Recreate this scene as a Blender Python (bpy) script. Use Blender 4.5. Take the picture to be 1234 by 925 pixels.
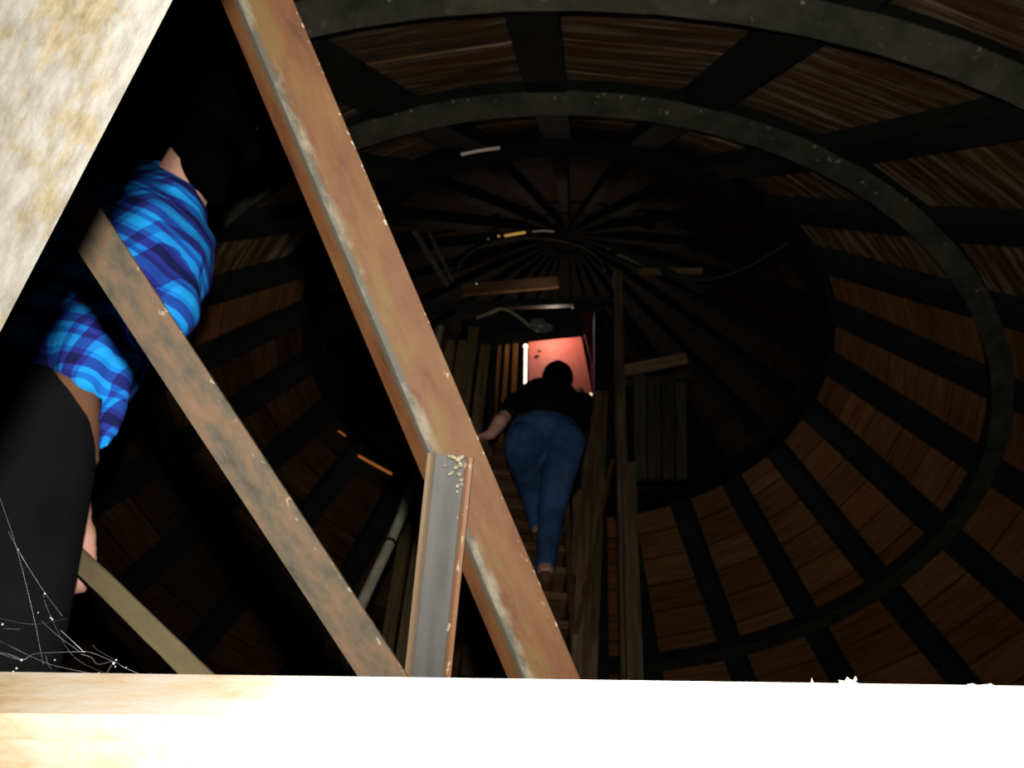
import bpy, bmesh, math, random
from mathutils import Vector as V, Matrix as M, Euler
random.seed(7)
S = bpy.context.scene
for o in list(bpy.data.objects): bpy.data.objects.remove(o)
PI = math.pi

# ------------------------------------------------------------------ camera, world, flash, exposure
FPX, W, H = 1180.0, 1234, 925
PITCH, ROLL = 0.764, -0.082
AX, AY = 0.333, 4.663                       # axis of the conical roof (camera at the origin)
cam = bpy.data.cameras.new('camera'); cam.sensor_width = 36; cam.lens = FPX / W * 36
cam.dof.use_dof = True; cam.dof.focus_distance = 0.48; cam.dof.aperture_fstop = 26
cam.clip_start = 0.01; cam.clip_end = 60
camo = bpy.data.objects.new('camera', cam); S.collection.objects.link(camo)
RM = M.Rotation(PI/2 + PITCH, 3, 'X') @ M.Rotation(-ROLL, 3, 'Z')
camo.rotation_euler = RM.to_euler(); S.camera = camo
CR, CU, CF = RM.col[0].copy(), RM.col[1].copy(), -RM.col[2].copy()

wd = bpy.data.worlds.new('world'); S.world = wd; wd.use_nodes = True
wd.node_tree.nodes['Background'].inputs[0].default_value = (0.02, 0.022, 0.03, 1)
wd.node_tree.nodes['Background'].inputs[1].default_value = 0.15

fl = bpy.data.lights.new('camera_flash', 'SPOT'); fl.energy = 165; fl.shadow_soft_size = 0.012
fl.color = (1.0, 0.95, 0.86); fl.spot_size = math.radians(112); fl.spot_blend = 1.0
flo = bpy.data.objects.new('camera_flash', fl); S.collection.objects.link(flo)
flo.location = CU * 0.094 + CR * 0.006; flo.rotation_euler = RM.to_euler()

S.view_settings.view_transform = 'Standard'; S.view_settings.look = 'None'
S.view_settings.exposure = 0.0; S.view_settings.gamma = 1.0; S.view_settings.use_curve_mapping = False

def ray(px, py): return CF + CR * ((px - W/2) / FPX) + CU * ((H/2 - py) / FPX)
def at(px, py, d): return ray(px, py) * d                         # d = depth along the view axis, metres
def aty(px, py, y): r = ray(px, py); return r * (y / r.y)          # on the vertical plane y = const

# ------------------------------------------------------------------ helpers
C = S.collection
def tag(o, label=None, cat=None, group=None, kind=None):
    if label: o['label'] = label
    if cat: o['category'] = cat
    if group: o['group'] = group
    if kind: o['kind'] = kind
    return o
def empty(name, loc=(0, 0, 0)):
    o = bpy.data.objects.new(name, None); o.location = loc; o.empty_display_size = .1; C.objects.link(o); return o
def setpar(o, p):
    if p is None: return
    o.parent = p
    o.matrix_parent_inverse = wm(p).inverted()
def wm(o):
    m = o.matrix_basis.copy()
    return wm(o.parent) @ o.matrix_parent_inverse @ m if o.parent else m
def obj(name, bm, mat, parent=None, smooth=False, mw=None):
    bmesh.ops.recalc_face_normals(bm, faces=bm.faces[:])
    me = bpy.data.meshes.new(name); bm.to_mesh(me); bm.free()
    me.materials.append(mat)
    if smooth:
        for p in me.polygons: p.use_smooth = True
    o = bpy.data.objects.new(name, me); C.objects.link(o)
    if mw is not None: o.matrix_basis = mw
    setpar(o, parent)
    return o
def frame(p0, p1, face):
    """local z along p0->p1, local y towards 'face', local x across"""
    z = (p1 - p0).normalized(); y = (face - z * face.dot(z)).normalized(); x = y.cross(z)
    m = M((x, y, z)).transposed().to_4x4(); m.translation = p0
    return m
def extrude(bm, prof, z0, z1, segs=1, wob=0.0, mw=None, rnd=None):
    rings = []
    rr = rnd or random
    for i in range(segs + 1):
        z = z0 + (z1 - z0) * i / segs
        rings.append([bm.verts.new((mw @ V((x + rr.uniform(-wob, wob), y + rr.uniform(-wob, wob), z))) if mw else (x + rr.uniform(-wob, wob), y + rr.uniform(-wob, wob), z)) for x, y in prof])
    n = len(prof)
    for a, b in zip(rings[:-1], rings[1:]):
        for k in range(n): bm.faces.new((a[k], a[(k+1) % n], b[(k+1) % n], b[k]))
    bm.faces.new(rings[0][::-1]); bm.faces.new(rings[-1])
def rect(w, t, x0=0, y0=0): return [(x0 - w/2, y0 - t/2), (x0 + w/2, y0 - t/2), (x0 + w/2, y0 + t/2), (x0 - w/2, y0 + t/2)]
def bar(name, prof, p0, p1, face, mat, parent=None, segs=1, wob=0.0, bevel=0.0):
    bm = bmesh.new(); extrude(bm, prof, 0, (p1 - p0).length, segs, wob)
    if bevel: bmesh.ops.bevel(bm, geom=[e for e in bm.edges if e.calc_face_angle(0) > .5], offset=bevel, segments=2, affect='EDGES')
    return obj(name, bm, mat, parent, mw=frame(p0, p1, face))
def box(bm, c, s, rot=None):
    r = bmesh.ops.create_cube(bm, size=1)
    m = M.Translation(c) @ (rot.to_4x4() if rot else M.Identity(4)) @ M.Diagonal((*s, 1))
    bmesh.ops.transform(bm, matrix=m, verts=r['verts']); return r['verts']
def tube(bm, pts, rad, n=8, radf=None):
    pts = [V(p) for p in pts]; rings = []
    up = V((0.13, 0.31, 0.94))
    for i, p in enumerate(pts):
        t = (pts[min(i+1, len(pts)-1)] - pts[max(i-1, 0)]).normalized()
        a = t.cross(up).normalized(); b = t.cross(a)
        r = radf(i / (len(pts) - 1)) if radf else rad
        rings.append([bm.verts.new(p + (a * math.cos(2*PI*k/n) + b * math.sin(2*PI*k/n)) * r) for k in range(n)])
    for a, b in zip(rings[:-1], rings[1:]):
        for k in range(n): bm.faces.new((a[k], a[(k+1) % n], b[(k+1) % n], b[k]))
    bm.faces.new(rings[0][::-1]); bm.faces.new(rings[-1])
def spline(ps, n=8):
    ps = [V(p) for p in ps]; out = []
    for i in range(len(ps) - 1):
        a, b, c, d = ps[max(i-1, 0)], ps[i], ps[i+1], ps[min(i+2, len(ps)-1)]
        for k in range(n):
            t = k / n
            out.append(.5 * ((2*b) + (c-a)*t + (2*a-5*b+4*c-d)*t*t + (-a+3*b-3*c+d)*t**3))
    out.append(ps[-1]); return out
def blob(name, parts, mat, parent=None, vox=0.008, smooth=3):
    """parts: ('c',p0,r0,p1,r1) tapered limb or ('e',centre,(rx,ry,rz),rot) ellipsoid, fused into one skin"""
    bm = bmesh.new()
    def sph(c, s, rot=None):
        r = bmesh.ops.create_icosphere(bm, subdivisions=2, radius=1)
        m = M.Translation(c) @ (rot.to_4x4() if rot else M.Identity(4)) @ M.Diagonal((*s, 1))
        bmesh.ops.transform(bm, matrix=m, verts=r['verts'])
    for p in parts:
        if p[0] == 'c':
            _, a, ra, b, rb = p; L = (b - a).length; n = max(2, int(L / (min(ra, rb) * .35)) + 1)
            for i in range(n + 1):
                t = i / n; r = ra + (rb - ra) * t; sph(a.lerp(b, t), (r, r, r))
        else: sph(p[1], p[2], p[3] if len(p) > 3 else None)
    me = bpy.data.meshes.new(name); bm.to_mesh(me); bm.free()
    t = bpy.data.objects.new('tmp', me); C.objects.link(t)
    m = t.modifiers.new('r', 'REMESH'); m.mode = 'VOXEL'; m.voxel_size = vox
    if smooth:
        m = t.modifiers.new('s', 'SMOOTH'); m.iterations = smooth; m.factor = .5
    dg = bpy.context.evaluated_depsgraph_get(); dg.update()
    me2 = bpy.data.meshes.new_from_object(t.evaluated_get(dg)); me2.name = name
    bpy.data.objects.remove(t); bpy.data.meshes.remove(me)
    me2.materials.clear(); me2.materials.append(mat)
    for p in me2.polygons: p.use_smooth = True
    o = bpy.data.objects.new(name, me2); C.objects.link(o); setpar(o, parent)
    return o

# ------------------------------------------------------------------ materials
def newmat(name):
    m = bpy.data.materials.new(name); m.use_nodes = True
    return m, m.node_tree.nodes, m.node_tree.links, m.node_tree.nodes['Principled BSDF']
def plain(name, col, rough=.8, metal=0, spec=.2):
    m, n, l, b = newmat(name)
    b.inputs['Base Color'].default_value = (*col, 1); b.inputs['Roughness'].default_value = rough
    b.inputs['Metallic'].default_value = metal; b.inputs['Specular IOR Level'].default_value = spec
    return m
def emit(name, col, st):
    m, n, l, b = newmat(name)
    b.inputs['Base Color'].default_value = (0, 0, 0, 1); b.inputs['Emission Color'].default_value = (*col, 1)
    b.inputs['Emission Strength'].default_value = st; return m
def ramp(n, stops, interp='LINEAR'):
    r = n.new('ShaderNodeValToRGB'); e = r.color_ramp.elements; r.color_ramp.interpolation = interp
    e[0].position, e[0].color = stops[0][0], (*stops[0][1], 1)
    e[1].position, e[1].color = stops[1][0], (*stops[1][1], 1)
    for p, c in stops[2:]:
        x = e.new(p); x.color = (*c, 1)
    return r
def noise(n, l, coord, scale, sc=(1, 1, 1), detail=6, rough=.6, off=None):
    mp = n.new('ShaderNodeMapping'); mp.inputs['Scale'].default_value = sc
    if off: mp.inputs['Location'].default_value = off
    l.new(coord, mp.inputs['Vector'])
    t = n.new('ShaderNodeTexNoise'); t.inputs['Scale'].default_value = scale
    t.inputs['Detail'].default_value = detail; t.inputs['Roughness'].default_value = rough
    l.new(mp.outputs[0], t.inputs['Vector']); return t
def mix(n, l, fac, a, b, mode='MIX'):
    x = n.new('ShaderNodeMix'); x.data_type = 'RGBA'; x.blend_type = mode
    for s, i in ((fac, 0), (a, 6), (b, 7)):
        if isinstance(s, (int, float)): x.inputs[i].default_value = s
        elif isinstance(s, tuple): x.inputs[i].default_value = (*s, 1)
        else: l.new(s, x.inputs[i])
    return x.outputs[2]
def math_(n, l, op, a, b=0.0, c=None):
    x = n.new('ShaderNodeMath'); x.operation = op
    for i, s in enumerate((a, b) if c is None else (a, b, c)):
        if isinstance(s, (int, float)): x.inputs[i].default_value = s
        else: l.new(s, x.inputs[i])
    return x.outputs[0]
def bump(n, l, b, h, st=.3, dist=.002):
    x = n.new('ShaderNodeBump'); x.inputs['Strength'].default_value = st; x.inputs['Distance'].default_value = dist
    l.new(h, x.inputs['Height']); l.new(x.outputs[0], b.inputs['Normal'])
def coords(n): return n.new('ShaderNodeTexCoord').outputs['Object']
def sep(n, l, c):
    s = n.new('ShaderNodeSeparateXYZ'); l.new(c, s.inputs[0]); return s.outputs

def rust(name, cols, sc=30, stretch=.25, band=None, chips=None, edge=None, rough=.75, spec=.25, bdist=.0015):
    """rusty steel; band=(x0,x1,colour,amount) painted strip along the bar, chips=(x0,x1,colour) loose flakes, edge=(x0,x1,colour)"""
    m, n, l, b = newmat(name); co = coords(n); xs = sep(n, l, co)
    t = noise(n, l, co, sc, (1, 1, stretch), 8, .65)
    k = len(cols); r = ramp(n, [(.3 + .42 * i / (k-1), c) for i, c in enumerate(cols)])
    l.new(t.outputs[0], r.inputs[0]); col = r.outputs[0]
    def mask(x0, x1, soft):
        mr = n.new('ShaderNodeMapRange'); mr.interpolation_type = 'SMOOTHSTEP'
        l.new(math_(n, l, 'ABSOLUTE', math_(n, l, 'SUBTRACT', xs[0], (x0 + x1) / 2)), mr.inputs[0])
        mr.inputs[1].default_value = abs(x1 - x0) / 2 + soft; mr.inputs[2].default_value = max(abs(x1 - x0) / 2 - soft, 0)
        return mr.outputs[0]
    if band:
        for bd in (band if isinstance(band, list) else [band]):
            t2 = noise(n, l, co, bd[4] if len(bd) > 4 else 25, (1, 1, .4), 7, .72, off=(3.1, bd[0] * 50, 1.7))
            r2 = ramp(n, [(.5 - bd[3] * .3, (0, 0, 0)), (.62 - bd[3] * .3, (1, 1, 1))]); l.new(t2.outputs[0], r2.inputs[0])
            col = mix(n, l, math_(n, l, 'MULTIPLY', mask(bd[0], bd[1], abs(bd[1]-bd[0]) * .35), r2.outputs[0]), col, bd[2])
    if edge: col = mix(n, l, mask(edge[0], edge[1], .0025), col, edge[2])
    if chips:
        t3 = noise(n, l, co, 190, (1, 1, .5), 3, .5, off=(7, 2, 5))
        r3 = ramp(n, [(.62, (0, 0, 0)), (.66, (1, 1, 1))]); l.new(t3.outputs[0], r3.inputs[0])
        col = mix(n, l, math_(n, l, 'MULTIPLY', mask(chips[0], chips[1], .003), r3.outputs[0]), col, chips[2])
    l.new(col, b.inputs['Base Color']); b.inputs['Roughness'].default_value = rough; b.inputs['Specular IOR Level'].default_value = spec
    bump(n, l, b, t.outputs[0], .5, bdist)
    return m
def wood(name, cols, streak=(0.3, 0.27, 0.22), amount=.5, axis=0, scale=9, rnd=.5, rough=.85, spec=.15):
    m, n, l, b = newmat(name); co = coords(n)
    sc = [14, 14, 14]; sc[axis] = 1.0
    oi = n.new('ShaderNodeObjectInfo')
    add = n.new('ShaderNodeVectorMath'); add.operation = 'ADD'; l.new(co, add.inputs[0])
    cb = n.new('ShaderNodeCombineXYZ')
    for i in range(3): l.new(math_(n, l, 'MULTIPLY', oi.outputs['Random'], 31.0 + 17 * i), cb.inputs[i])
    l.new(cb.outputs[0], add.inputs[1]); co = add.outputs[0]
    t = noise(n, l, co, scale * .35, tuple(sc), 7, .6)
    k = len(cols); r = ramp(n, [(.3 + .4 * i / (k-1), c) for i, c in enumerate(cols)]); l.new(t.outputs[0], r.inputs[0])
    t2 = noise(n, l, co, scale * .22, tuple(s * .8 for s in sc), 5, .7, off=(4, 9, 2))
    r2 = ramp(n, [(.60 - .12 * amount, (0, 0, 0)), (.78 - .08 * amount, (1, 1, 1))]); l.new(t2.outputs[0], r2.inputs[0])
    col = mix(n, l, math_(n, l, 'MULTIPLY', r2.outputs[0], min(1, amount)), r.outputs[0], streak)
    v = math_(n, l, 'MULTIPLY_ADD', oi.outputs['Random'], rnd, 1 - rnd / 2)
    cc = n.new('ShaderNodeCombineXYZ'); [l.new(v, cc.inputs[i]) for i in range(3)]
    col = mix(n, l, 1.0, col, cc.outputs[0], 'MULTIPLY')
    l.new(col, b.inputs['Base Color']); b.inputs['Roughness'].default_value = rough; b.inputs['Specular IOR Level'].default_value = spec
    bump(n, l, b, t.outputs[0], .4, .003)
    return m
def speckle(name, base, alt, chip, sc=14, rough=.8):
    m, n, l, b = newmat(name); co = coords(n)
    t = noise(n, l, co, sc, (1, 1, 1), 6, .65); r = ramp(n, [(.35, base), (.68, alt)]); l.new(t.outputs[0], r.inputs[0])
    t2 = noise(n, l, co, sc * 3.5, (1, 1, 1), 3, .5, off=(3, 5, 8)); r2 = ramp(n, [(.66, (0, 0, 0)), (.70, (1, 1, 1))]); l.new(t2.outputs[0], r2.inputs[0])
    l.new(mix(n, l, r2.outputs[0], r.outputs[0], chip), b.inputs['Base Color'])
    b.inputs['Roughness'].default_value = rough; b.inputs['Specular IOR Level'].default_value = .2
    bump(n, l, b, t.outputs[0], .4, .004); return m

BOARD = wood('roof_board_wood', [(.12, .048, .014), (.20, .086, .028), (.26, .12, .042)], (.30, .22, .14), .3, 0, 9, .45)
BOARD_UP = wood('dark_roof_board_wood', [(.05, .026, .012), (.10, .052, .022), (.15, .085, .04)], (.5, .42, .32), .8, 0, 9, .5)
BOARD_CAP = wood('shade_dark_cap_wood', [(.006, .004, .003), (.015, .008, .005), (.028, .015, .008)], (.06, .05, .04), .25, 0, 9, .8)  # cap boards blackened: darkness under the apex put into the wood colour
RIB = speckle('dark_rib_paint', (.008, .009, .009), (.017, .019, .018), (.03, .03, .026), 9)
HOOP = speckle('green_grey_hoop_paint', (.026, .028, .022), (.075, .072, .052), (.11, .095, .065), 7)
RIBCAP = speckle('shade_black_timber', (.002, .002, .002), (.006, .0055, .005), (.01, .009, .008), 9)  # near-black timber: darkness under the apex painted in, lamp spill held down
BOARD_LEFT = wood('dark_left_board_wood', [(.03, .014, .007), (.06, .028, .013), (.10, .05, .024)], (.16, .12, .08), .3, 0, 9, .9)  # darker wood for the boards on the left of the roof
FELT = plain('tarred_felt', (.006, .005, .004), .95)
CHIP = plain('pale_flaked_paint', (.26, .23, .17), .8)
BRICK = speckle('dark_plaster', (.05, .042, .034), (.09, .075, .06), (.12, .1, .08), 6)
FLOORM = wood('floor_plank_wood', [(.03, .02, .013), (.06, .04, .025), (.09, .06, .04)], (.1, .08, .06), .3, 1, 6, .4)
STAIRW = wood('stair_wood', [(.05, .026, .012), (.10, .055, .025), (.15, .085, .04)], (.2, .15, .1), .4, 0, 9, .4)
PARTW = wood('partition_wood', [(.06, .04, .022), (.12, .08, .045), (.19, .135, .08)], (.30, .25, .18), .5, 2, 9, .6)
DIMW = wood('dim_green_board_wood', [(.012, .012, .008), (.03, .028, .018), (.045, .04, .026)], (.07, .065, .045), .4, 2, 9, .6)
PARTW2 = wood('olive_partition_wood', [(.05, .038, .018), (.11, .08, .036), (.16, .12, .055)], (.24, .2, .1), .4, 2, 9, .7)
ORANGEW = wood('orange_slat_wood', [(.07, .022, .006), (.15, .055, .012), (.26, .10, .02)], (.3, .14, .05), .3, 2, 9, .3)
GREYSTEEL = speckle('grey_brace_steel', (.10, .105, .10), (.2, .2, .18), (.26, .24, .2), 20)

# ------------------------------------------------------------------ conical roof: the setting
NR = 24; A0 = math.radians(36.5)
PROF = [(5.30, .78), (4.40, 1.76), (3.436, 2.751), (2.50, 3.754), (1.691, 4.678), (0.10, 5.98)]
BASE = V((AX, AY, 0))
def nrm(i):
    (r0, h0), (r1, h1) = PROF[i], PROF[i+1]; L = math.hypot(r1-r0, h1-h0)
    return (r1-r0)/L, (h1-h0)/L, (h1-h0)/L, -(r1-r0)/L, L          # slope dir, outward normal, length
bm = bmesh.new(); NS = 96; ringsv = []
off = [(r + .19, h + .17) for r, h in PROF]; off[-1] = (0.02, 6.2)
for r, h in off: ringsv.append([bm.verts.new((r * math.sin(2*PI*k/NS), r * math.cos(2*PI*k/NS), h)) for k in range(NS)])
for a, b in zip(ringsv[:-1], ringsv[1:]):
    for k in range(NS): bm.faces.new((a[k], a[(k+1) % NS], b[(k+1) % NS], b[k]))
bm.faces.new(ringsv[-1])
ceil_ = obj('ceiling', bm, FELT, None, mw=M.Translation(BASE))
tag(ceil_, 'conical boarded roof seen from inside, dark ribs and hoops over brown boards', None, None, 'structure')

def inframe(p, mg=60):
    d = p.dot(CF)
    if d < .2: return False
    x = W/2 + FPX * p.dot(CR) / d; y = H/2 - FPX * p.dot(CU) / d
    return -mg < x < W + mg and -mg < y < 830 + mg
rest = bmesh.new(); restcap = bmesh.new(); nb = 0
for i in range(5):
    dr, dh, nr_, nh, L = nrm(i)
    rows = (4, 5, 6, 6, 6)[i]
    for j in range(rows):
        s0 = L * j / rows + .004; s1 = L * (j + 1) / rows - .004
        (r0, h0) = PROF[i]
        q = [(r0 + dr*s + nr_*o, h0 + dh*s + nh*o) for s in (s0, s1) for o in (.12, .142)]
        tn = math.tan(PI / NR)
        def mk(bmx, rot=None):
            vs = []
            for (r, h) in q:
                for sg in (-1, 1): vs.append(bmx.verts.new((sg * r * tn, r, h) if rot is None else rot @ V((sg * r * tn, r, h))))
            # order: s0 inner -,+ ; s0 outer -,+ ; s1 inner -,+ ; s1 outer -,+
            for f in ((0, 1, 5, 4), (2, 6, 7, 3), (0, 4, 6, 2), (1, 3, 7, 5), (0, 2, 3, 1), (4, 5, 7, 6)):
                bmx.faces.new([vs[k] for k in f])
        bmx = bmesh.new(); mk(bmx); bmesh.ops.recalc_face_normals(bmx, faces=bmx.faces[:])
        me = bpy.data.meshes.new('board'); bmx.to_mesh(me); bmx.free()
        me.materials.append(BOARD)
        for k in range(NR):
            th = A0 + (k + .5) * 2 * PI / NR
            rc = r0 + dr * (s0+s1)/2; hc = h0 + dh * (s0+s1)/2
            cpos = BASE + V((rc * math.sin(th), rc * math.cos(th), hc))
            if inframe(cpos) and nb < 300:
                o = bpy.data.objects.new('board', me); C.objects.link(o); o.parent = ceil_
                o.rotation_euler = (0, 0, -th); d = random.uniform(-.009, .004)
                o.location = (nr_ * d * math.sin(th), nr_ * d * math.cos(th), nh * d); nb += 1
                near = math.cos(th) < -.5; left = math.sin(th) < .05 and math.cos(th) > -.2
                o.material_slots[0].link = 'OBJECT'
                o.material_slots[0].material = BOARD_CAP if i == 4 else (BOARD_UP if near else BOARD_LEFT if left else BOARD)
            else: mk(restcap if i == 4 else rest, M.Rotation(-th, 3, 'Z'))
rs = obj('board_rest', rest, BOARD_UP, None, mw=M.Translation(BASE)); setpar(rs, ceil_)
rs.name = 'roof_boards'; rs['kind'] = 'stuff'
rs = obj('cap_boards', restcap, BOARD_CAP, None, mw=M.Translation(BASE)); setpar(rs, ceil_); rs['kind'] = 'stuff'
print('boards', nb)
# ribs: straight lengths between hoops, each a timber of its own
for i in range(5):
    dr, dh, nr_, nh, L = nrm(i); (r0, h0) = PROF[i]
    w = (.17, .17, .17, .165, .10)[i]; w1 = (.17, .17, .165, .15, .03)[i]
    bmx = bmesh.new(); vs = []
    for s, ww in ((0, w), (L, w1)):
        for o_ in (.036, .119):
            for sg in (-1, 1): vs.append(bmx.verts.new((sg * ww / 2, r0 + dr*s + nr_*o_, h0 + dh*s + nh*o_)))
    for f in ((0, 1, 5, 4), (2, 6, 7, 3), (0, 4, 6, 2), (1, 3, 7, 5), (0, 2, 3, 1), (4, 5, 7, 6)): bmx.faces.new([vs[k] for k in f])
    bmesh.ops.recalc_face_normals(bmx, faces=bmx.faces[:])
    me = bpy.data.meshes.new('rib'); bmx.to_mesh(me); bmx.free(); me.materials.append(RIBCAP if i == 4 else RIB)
    for k in range(NR):
        o = bpy.data.objects.new('rib', me); C.objects.link(o); o.parent = ceil_; o.rotation_euler = (0, 0, -(A0 + k * 2*PI/NR))
for i in range(5):
    r, h = PROF[i]
    bmx = bmesh.new(); NH = 96; sect = [(r - .055, h + .006), (r + .055, h + .006), (r + .055, h + .10), (r - .055, h + .10)]
    rg = [[bmx.verts.new((a * math.sin(2*PI*k/NH), a * math.cos(2*PI*k/NH), b)) for a, b in sect] for k in range(NH)]
    for k in range(NH):
        a, b = rg[k], rg[(k+1) % NH]
        for q in range(4): bmx.faces.new((a[q], a[(q+1) % 4], b[(q+1) % 4], b[q]))
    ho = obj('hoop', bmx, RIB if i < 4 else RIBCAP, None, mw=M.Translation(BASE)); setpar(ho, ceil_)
    if i < 4:             # added paler strip: underside kept bright, inner face dark, by colour
        bmx = bmesh.new(); sect = [(r - .056, h - .002), (r + .056, h - .002), (r + .056, h + .005), (r - .056, h + .005)]
        rg = [[bmx.verts.new((a * math.sin(2*PI*k/NH), a * math.cos(2*PI*k/NH), b)) for a, b in sect] for k in range(NH)]
        for k in range(NH):
            a, b = rg[k], rg[(k+1) % NH]
            for q in range(4): bmx.faces.new((a[q], a[(q+1) % 4], b[(q+1) % 4], b[q]))
        hb = obj('hoop_pale_strip', bmx, HOOP, None, mw=M.Translation(BASE)); setpar(hb, ceil_)
    if i in (2, 3):       # chips of pale paint along the outer lower edge
        bmx = bmesh.new()
        for k in range(34):
            th = PI + random.uniform(-.85, .85); rr = r + .052 - random.random() ** 2 * .06
            wv = random.uniform(.004, .013)
            box(bmx, (rr * math.sin(th), rr * math.cos(th), h - .003), (wv, random.uniform(.005, .016), .004), M.Rotation(-th + random.uniform(-.5, .5), 3, 'Z'))
        ch = obj('paint_chips', bmx, CHIP, None, mw=M.Translation(BASE)); setpar(ch, ceil_); ch['kind'] = 'stuff'
# drum wall and floor
FZ = -1.5
bm = bmesh.new(); R = 5.42; vs = []
for z in (FZ, .9): vs.append([bm.verts.new((R * math.sin(2*PI*k/NS), R * math.cos(2*PI*k/NS), z)) for k in range(NS)])
for z in (.9, FZ): vs.append([bm.verts.new(((R+.25) * math.sin(2*PI*k/NS), (R+.25) * math.cos(2*PI*k/NS), z)) for k in range(NS)])
for a in range(4):
    for k in range(NS): bm.faces.new((vs[a][k], vs[a][(k+1) % NS], vs[(a+1) % 4][(k+1) % NS], vs[(a+1) % 4][k]))
tag(obj('wall_round', bm, BRICK, None, mw=M.Translation(BASE)), 'dark round drum wall below the conical roof', None, None, 'structure')
bm = bmesh.new(); a = [[bm.verts.new((5.6 * math.sin(2*PI*k/NS), 5.6 * math.cos(2*PI*k/NS), z)) for k in range(NS)] for z in (FZ - .12, FZ)]
bm.faces.new(a[0][::-1]); bm.faces.new(a[1])
for k in range(NS): bm.faces.new((a[0][k], a[0][(k+1) % NS], a[1][(k+1) % NS], a[1][k]))
tag(obj('floor', bm, FLOORM, None, mw=M.Translation(BASE)), 'dark plank floor of the tower room', None, None, 'structure')

# ------------------------------------------------------------------ foreground steel, lit by the flash
BACK = -CF
def down_to_floor(p, dirv): return p + dirv * ((FZ - p.z) / dirv.z)
# big plate, upper left
def scaled(name):
    m, n, l, b = newmat(name); co = coords(n)
    t = noise(n, l, co, 30, (1, 1, .75), 9, .7); r = ramp(n, [(.33, (.026, .018, .007)), (.43, (.041, .033, .018)), (.50, (.044, .0415, .036)), (.70, (.058, .057, .054))]); l.new(t.outputs[0], r.inputs[0])
    t2 = noise(n, l, co, 170, (1, 1, .35), 4, .6, off=(4, 4, 4)); r2 = ramp(n, [(.35, (.72, .70, .66)), (.62, (1.15, 1.15, 1.15))]); l.new(t2.outputs[0], r2.inputs[0])
    l.new(mix(n, l, 1.0, r.outputs[0], r2.outputs[0], 'MULTIPLY'), b.inputs['Base Color']); b.inputs['Roughness'].default_value = .5; b.inputs['Specular IOR Level'].default_value = .4
    h = math_(n, l, 'ADD', t.outputs[0], math_(n, l, 'MULTIPLY', t2.outputs[0], .25)); bump(n, l, b, h, .5, .0014); return m
PLATE = scaled('pale_scaled_steel')
DP = .42
e0, e1 = at(208, 0, DP), at(0, 400, DP)
ed = (e1 - e0).normalized()
pt, pb = e0 - ed * .35, e0 + ed * .9
pl = bar('steel_plate', [(0, 0), (-.0036, -.005), (-.42, -.005), (-.42, 0)], pt, pb, BACK, PLATE, None, 1)
mwp = frame(pt, pb, BACK)
if (mwp @ V((-.2, 0, .5)) - e0).dot(CR) > 0:
    print('plate flip')
tag(pl, 'wide pale steel plate with rust scale, its slanting edge cut straight', 'steel plate')
# horizontal beam across the bottom
def bleached(name):
    m, n, l, b = newmat(name); co = coords(n); xs = sep(n, l, co)
    t = noise(n, l, co, 22, (1, 1, .6), 8, .68); r = ramp(n, [(.34, (.11, .074, .026)), (.46, (.15, .118, .08)), (.56, (.155, .138, .118))]); l.new(t.outputs[0], r.inputs[0])
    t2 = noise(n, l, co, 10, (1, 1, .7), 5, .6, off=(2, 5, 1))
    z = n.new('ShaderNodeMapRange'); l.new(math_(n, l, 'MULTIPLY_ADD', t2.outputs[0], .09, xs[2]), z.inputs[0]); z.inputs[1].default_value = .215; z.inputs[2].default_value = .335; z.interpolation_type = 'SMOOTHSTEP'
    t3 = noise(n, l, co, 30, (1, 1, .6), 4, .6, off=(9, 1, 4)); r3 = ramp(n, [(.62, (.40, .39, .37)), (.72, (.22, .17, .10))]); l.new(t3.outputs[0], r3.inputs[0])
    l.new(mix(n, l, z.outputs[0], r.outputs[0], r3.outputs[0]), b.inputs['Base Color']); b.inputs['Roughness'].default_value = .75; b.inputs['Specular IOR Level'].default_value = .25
    bump(n, l, b, t.outputs[0], .5, .002); return m
BEAM = bleached('bleached_steel')
DB = .34
b0, b1 = at(-420, 853, DB), at(1700, 882, DB)          # front top edge; the back top edge shows at y 812-827
beam = empty('steel_beam', b0)
bar('flange', [(0, 0), (0, -.0475), (-.009, -.0475), (-.009, 0)], b0, b1, BACK, BEAM, beam, 1)
q0, q1 = b0 - CU*.0088, b1 - CU*.0088
bar('web', [(0, -.0001), (0, -.02), (-.10, -.02), (-.10, -.0001)], q0, q1, BACK, BEAM, beam, 1)
DBK = DB + .0475
def flake(cx, cy, pts, th=.002):
    bmx = bmesh.new(); fr = [bmx.verts.new(at(cx + x, cy + y, DBK - .001)) for x, y in pts]; bk = [bmx.verts.new(at(cx + x, cy + y, DBK + th)) for x, y in pts]
    n = len(pts); bmx.faces.new(fr); bmx.faces.new(bk[::-1])
    for k in range(n): bmx.faces.new((fr[k], bk[k], bk[(k+1) % n], fr[(k+1) % n]))
    obj('paint_flake', bmx, BEAM, beam)
flake(316, 818, [(-28, 1), (-14, -3), (0, -2), (8, -4), (20, 1), (26, 6), (-10, 6)])
flake(1022, 822, [(-16, 4), (-10, 0), (-12, -3), (-4, -2), (-1, -7), (2, -4), (6, -3), (9, -8), (11, -3), (8, -1), (16, 2), (22, 5)])
flake(979, 823, [(-2, 4), (-1, -7), (1, -2), (3, 1), (9, 4)])
flake(1186, 824, [(-26, 4), (-20, 0), (-14, -1), (-8, 1), (4, 0), (8, -1), (14, 3), (22, 4)])
flake(886, 823, [(-14, 4), (-4, 1), (2, -1), (8, 3), (12, 4)])
for x_ in (b0, b1):
    p = x_.copy(); p += CF * .03
    pe = V((p.x, p.y, FZ)); bar('post', rect(.06, .06), pe, p - V((0, 0, .02)), V((0, -1, 0)), BEAM, beam)
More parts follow.
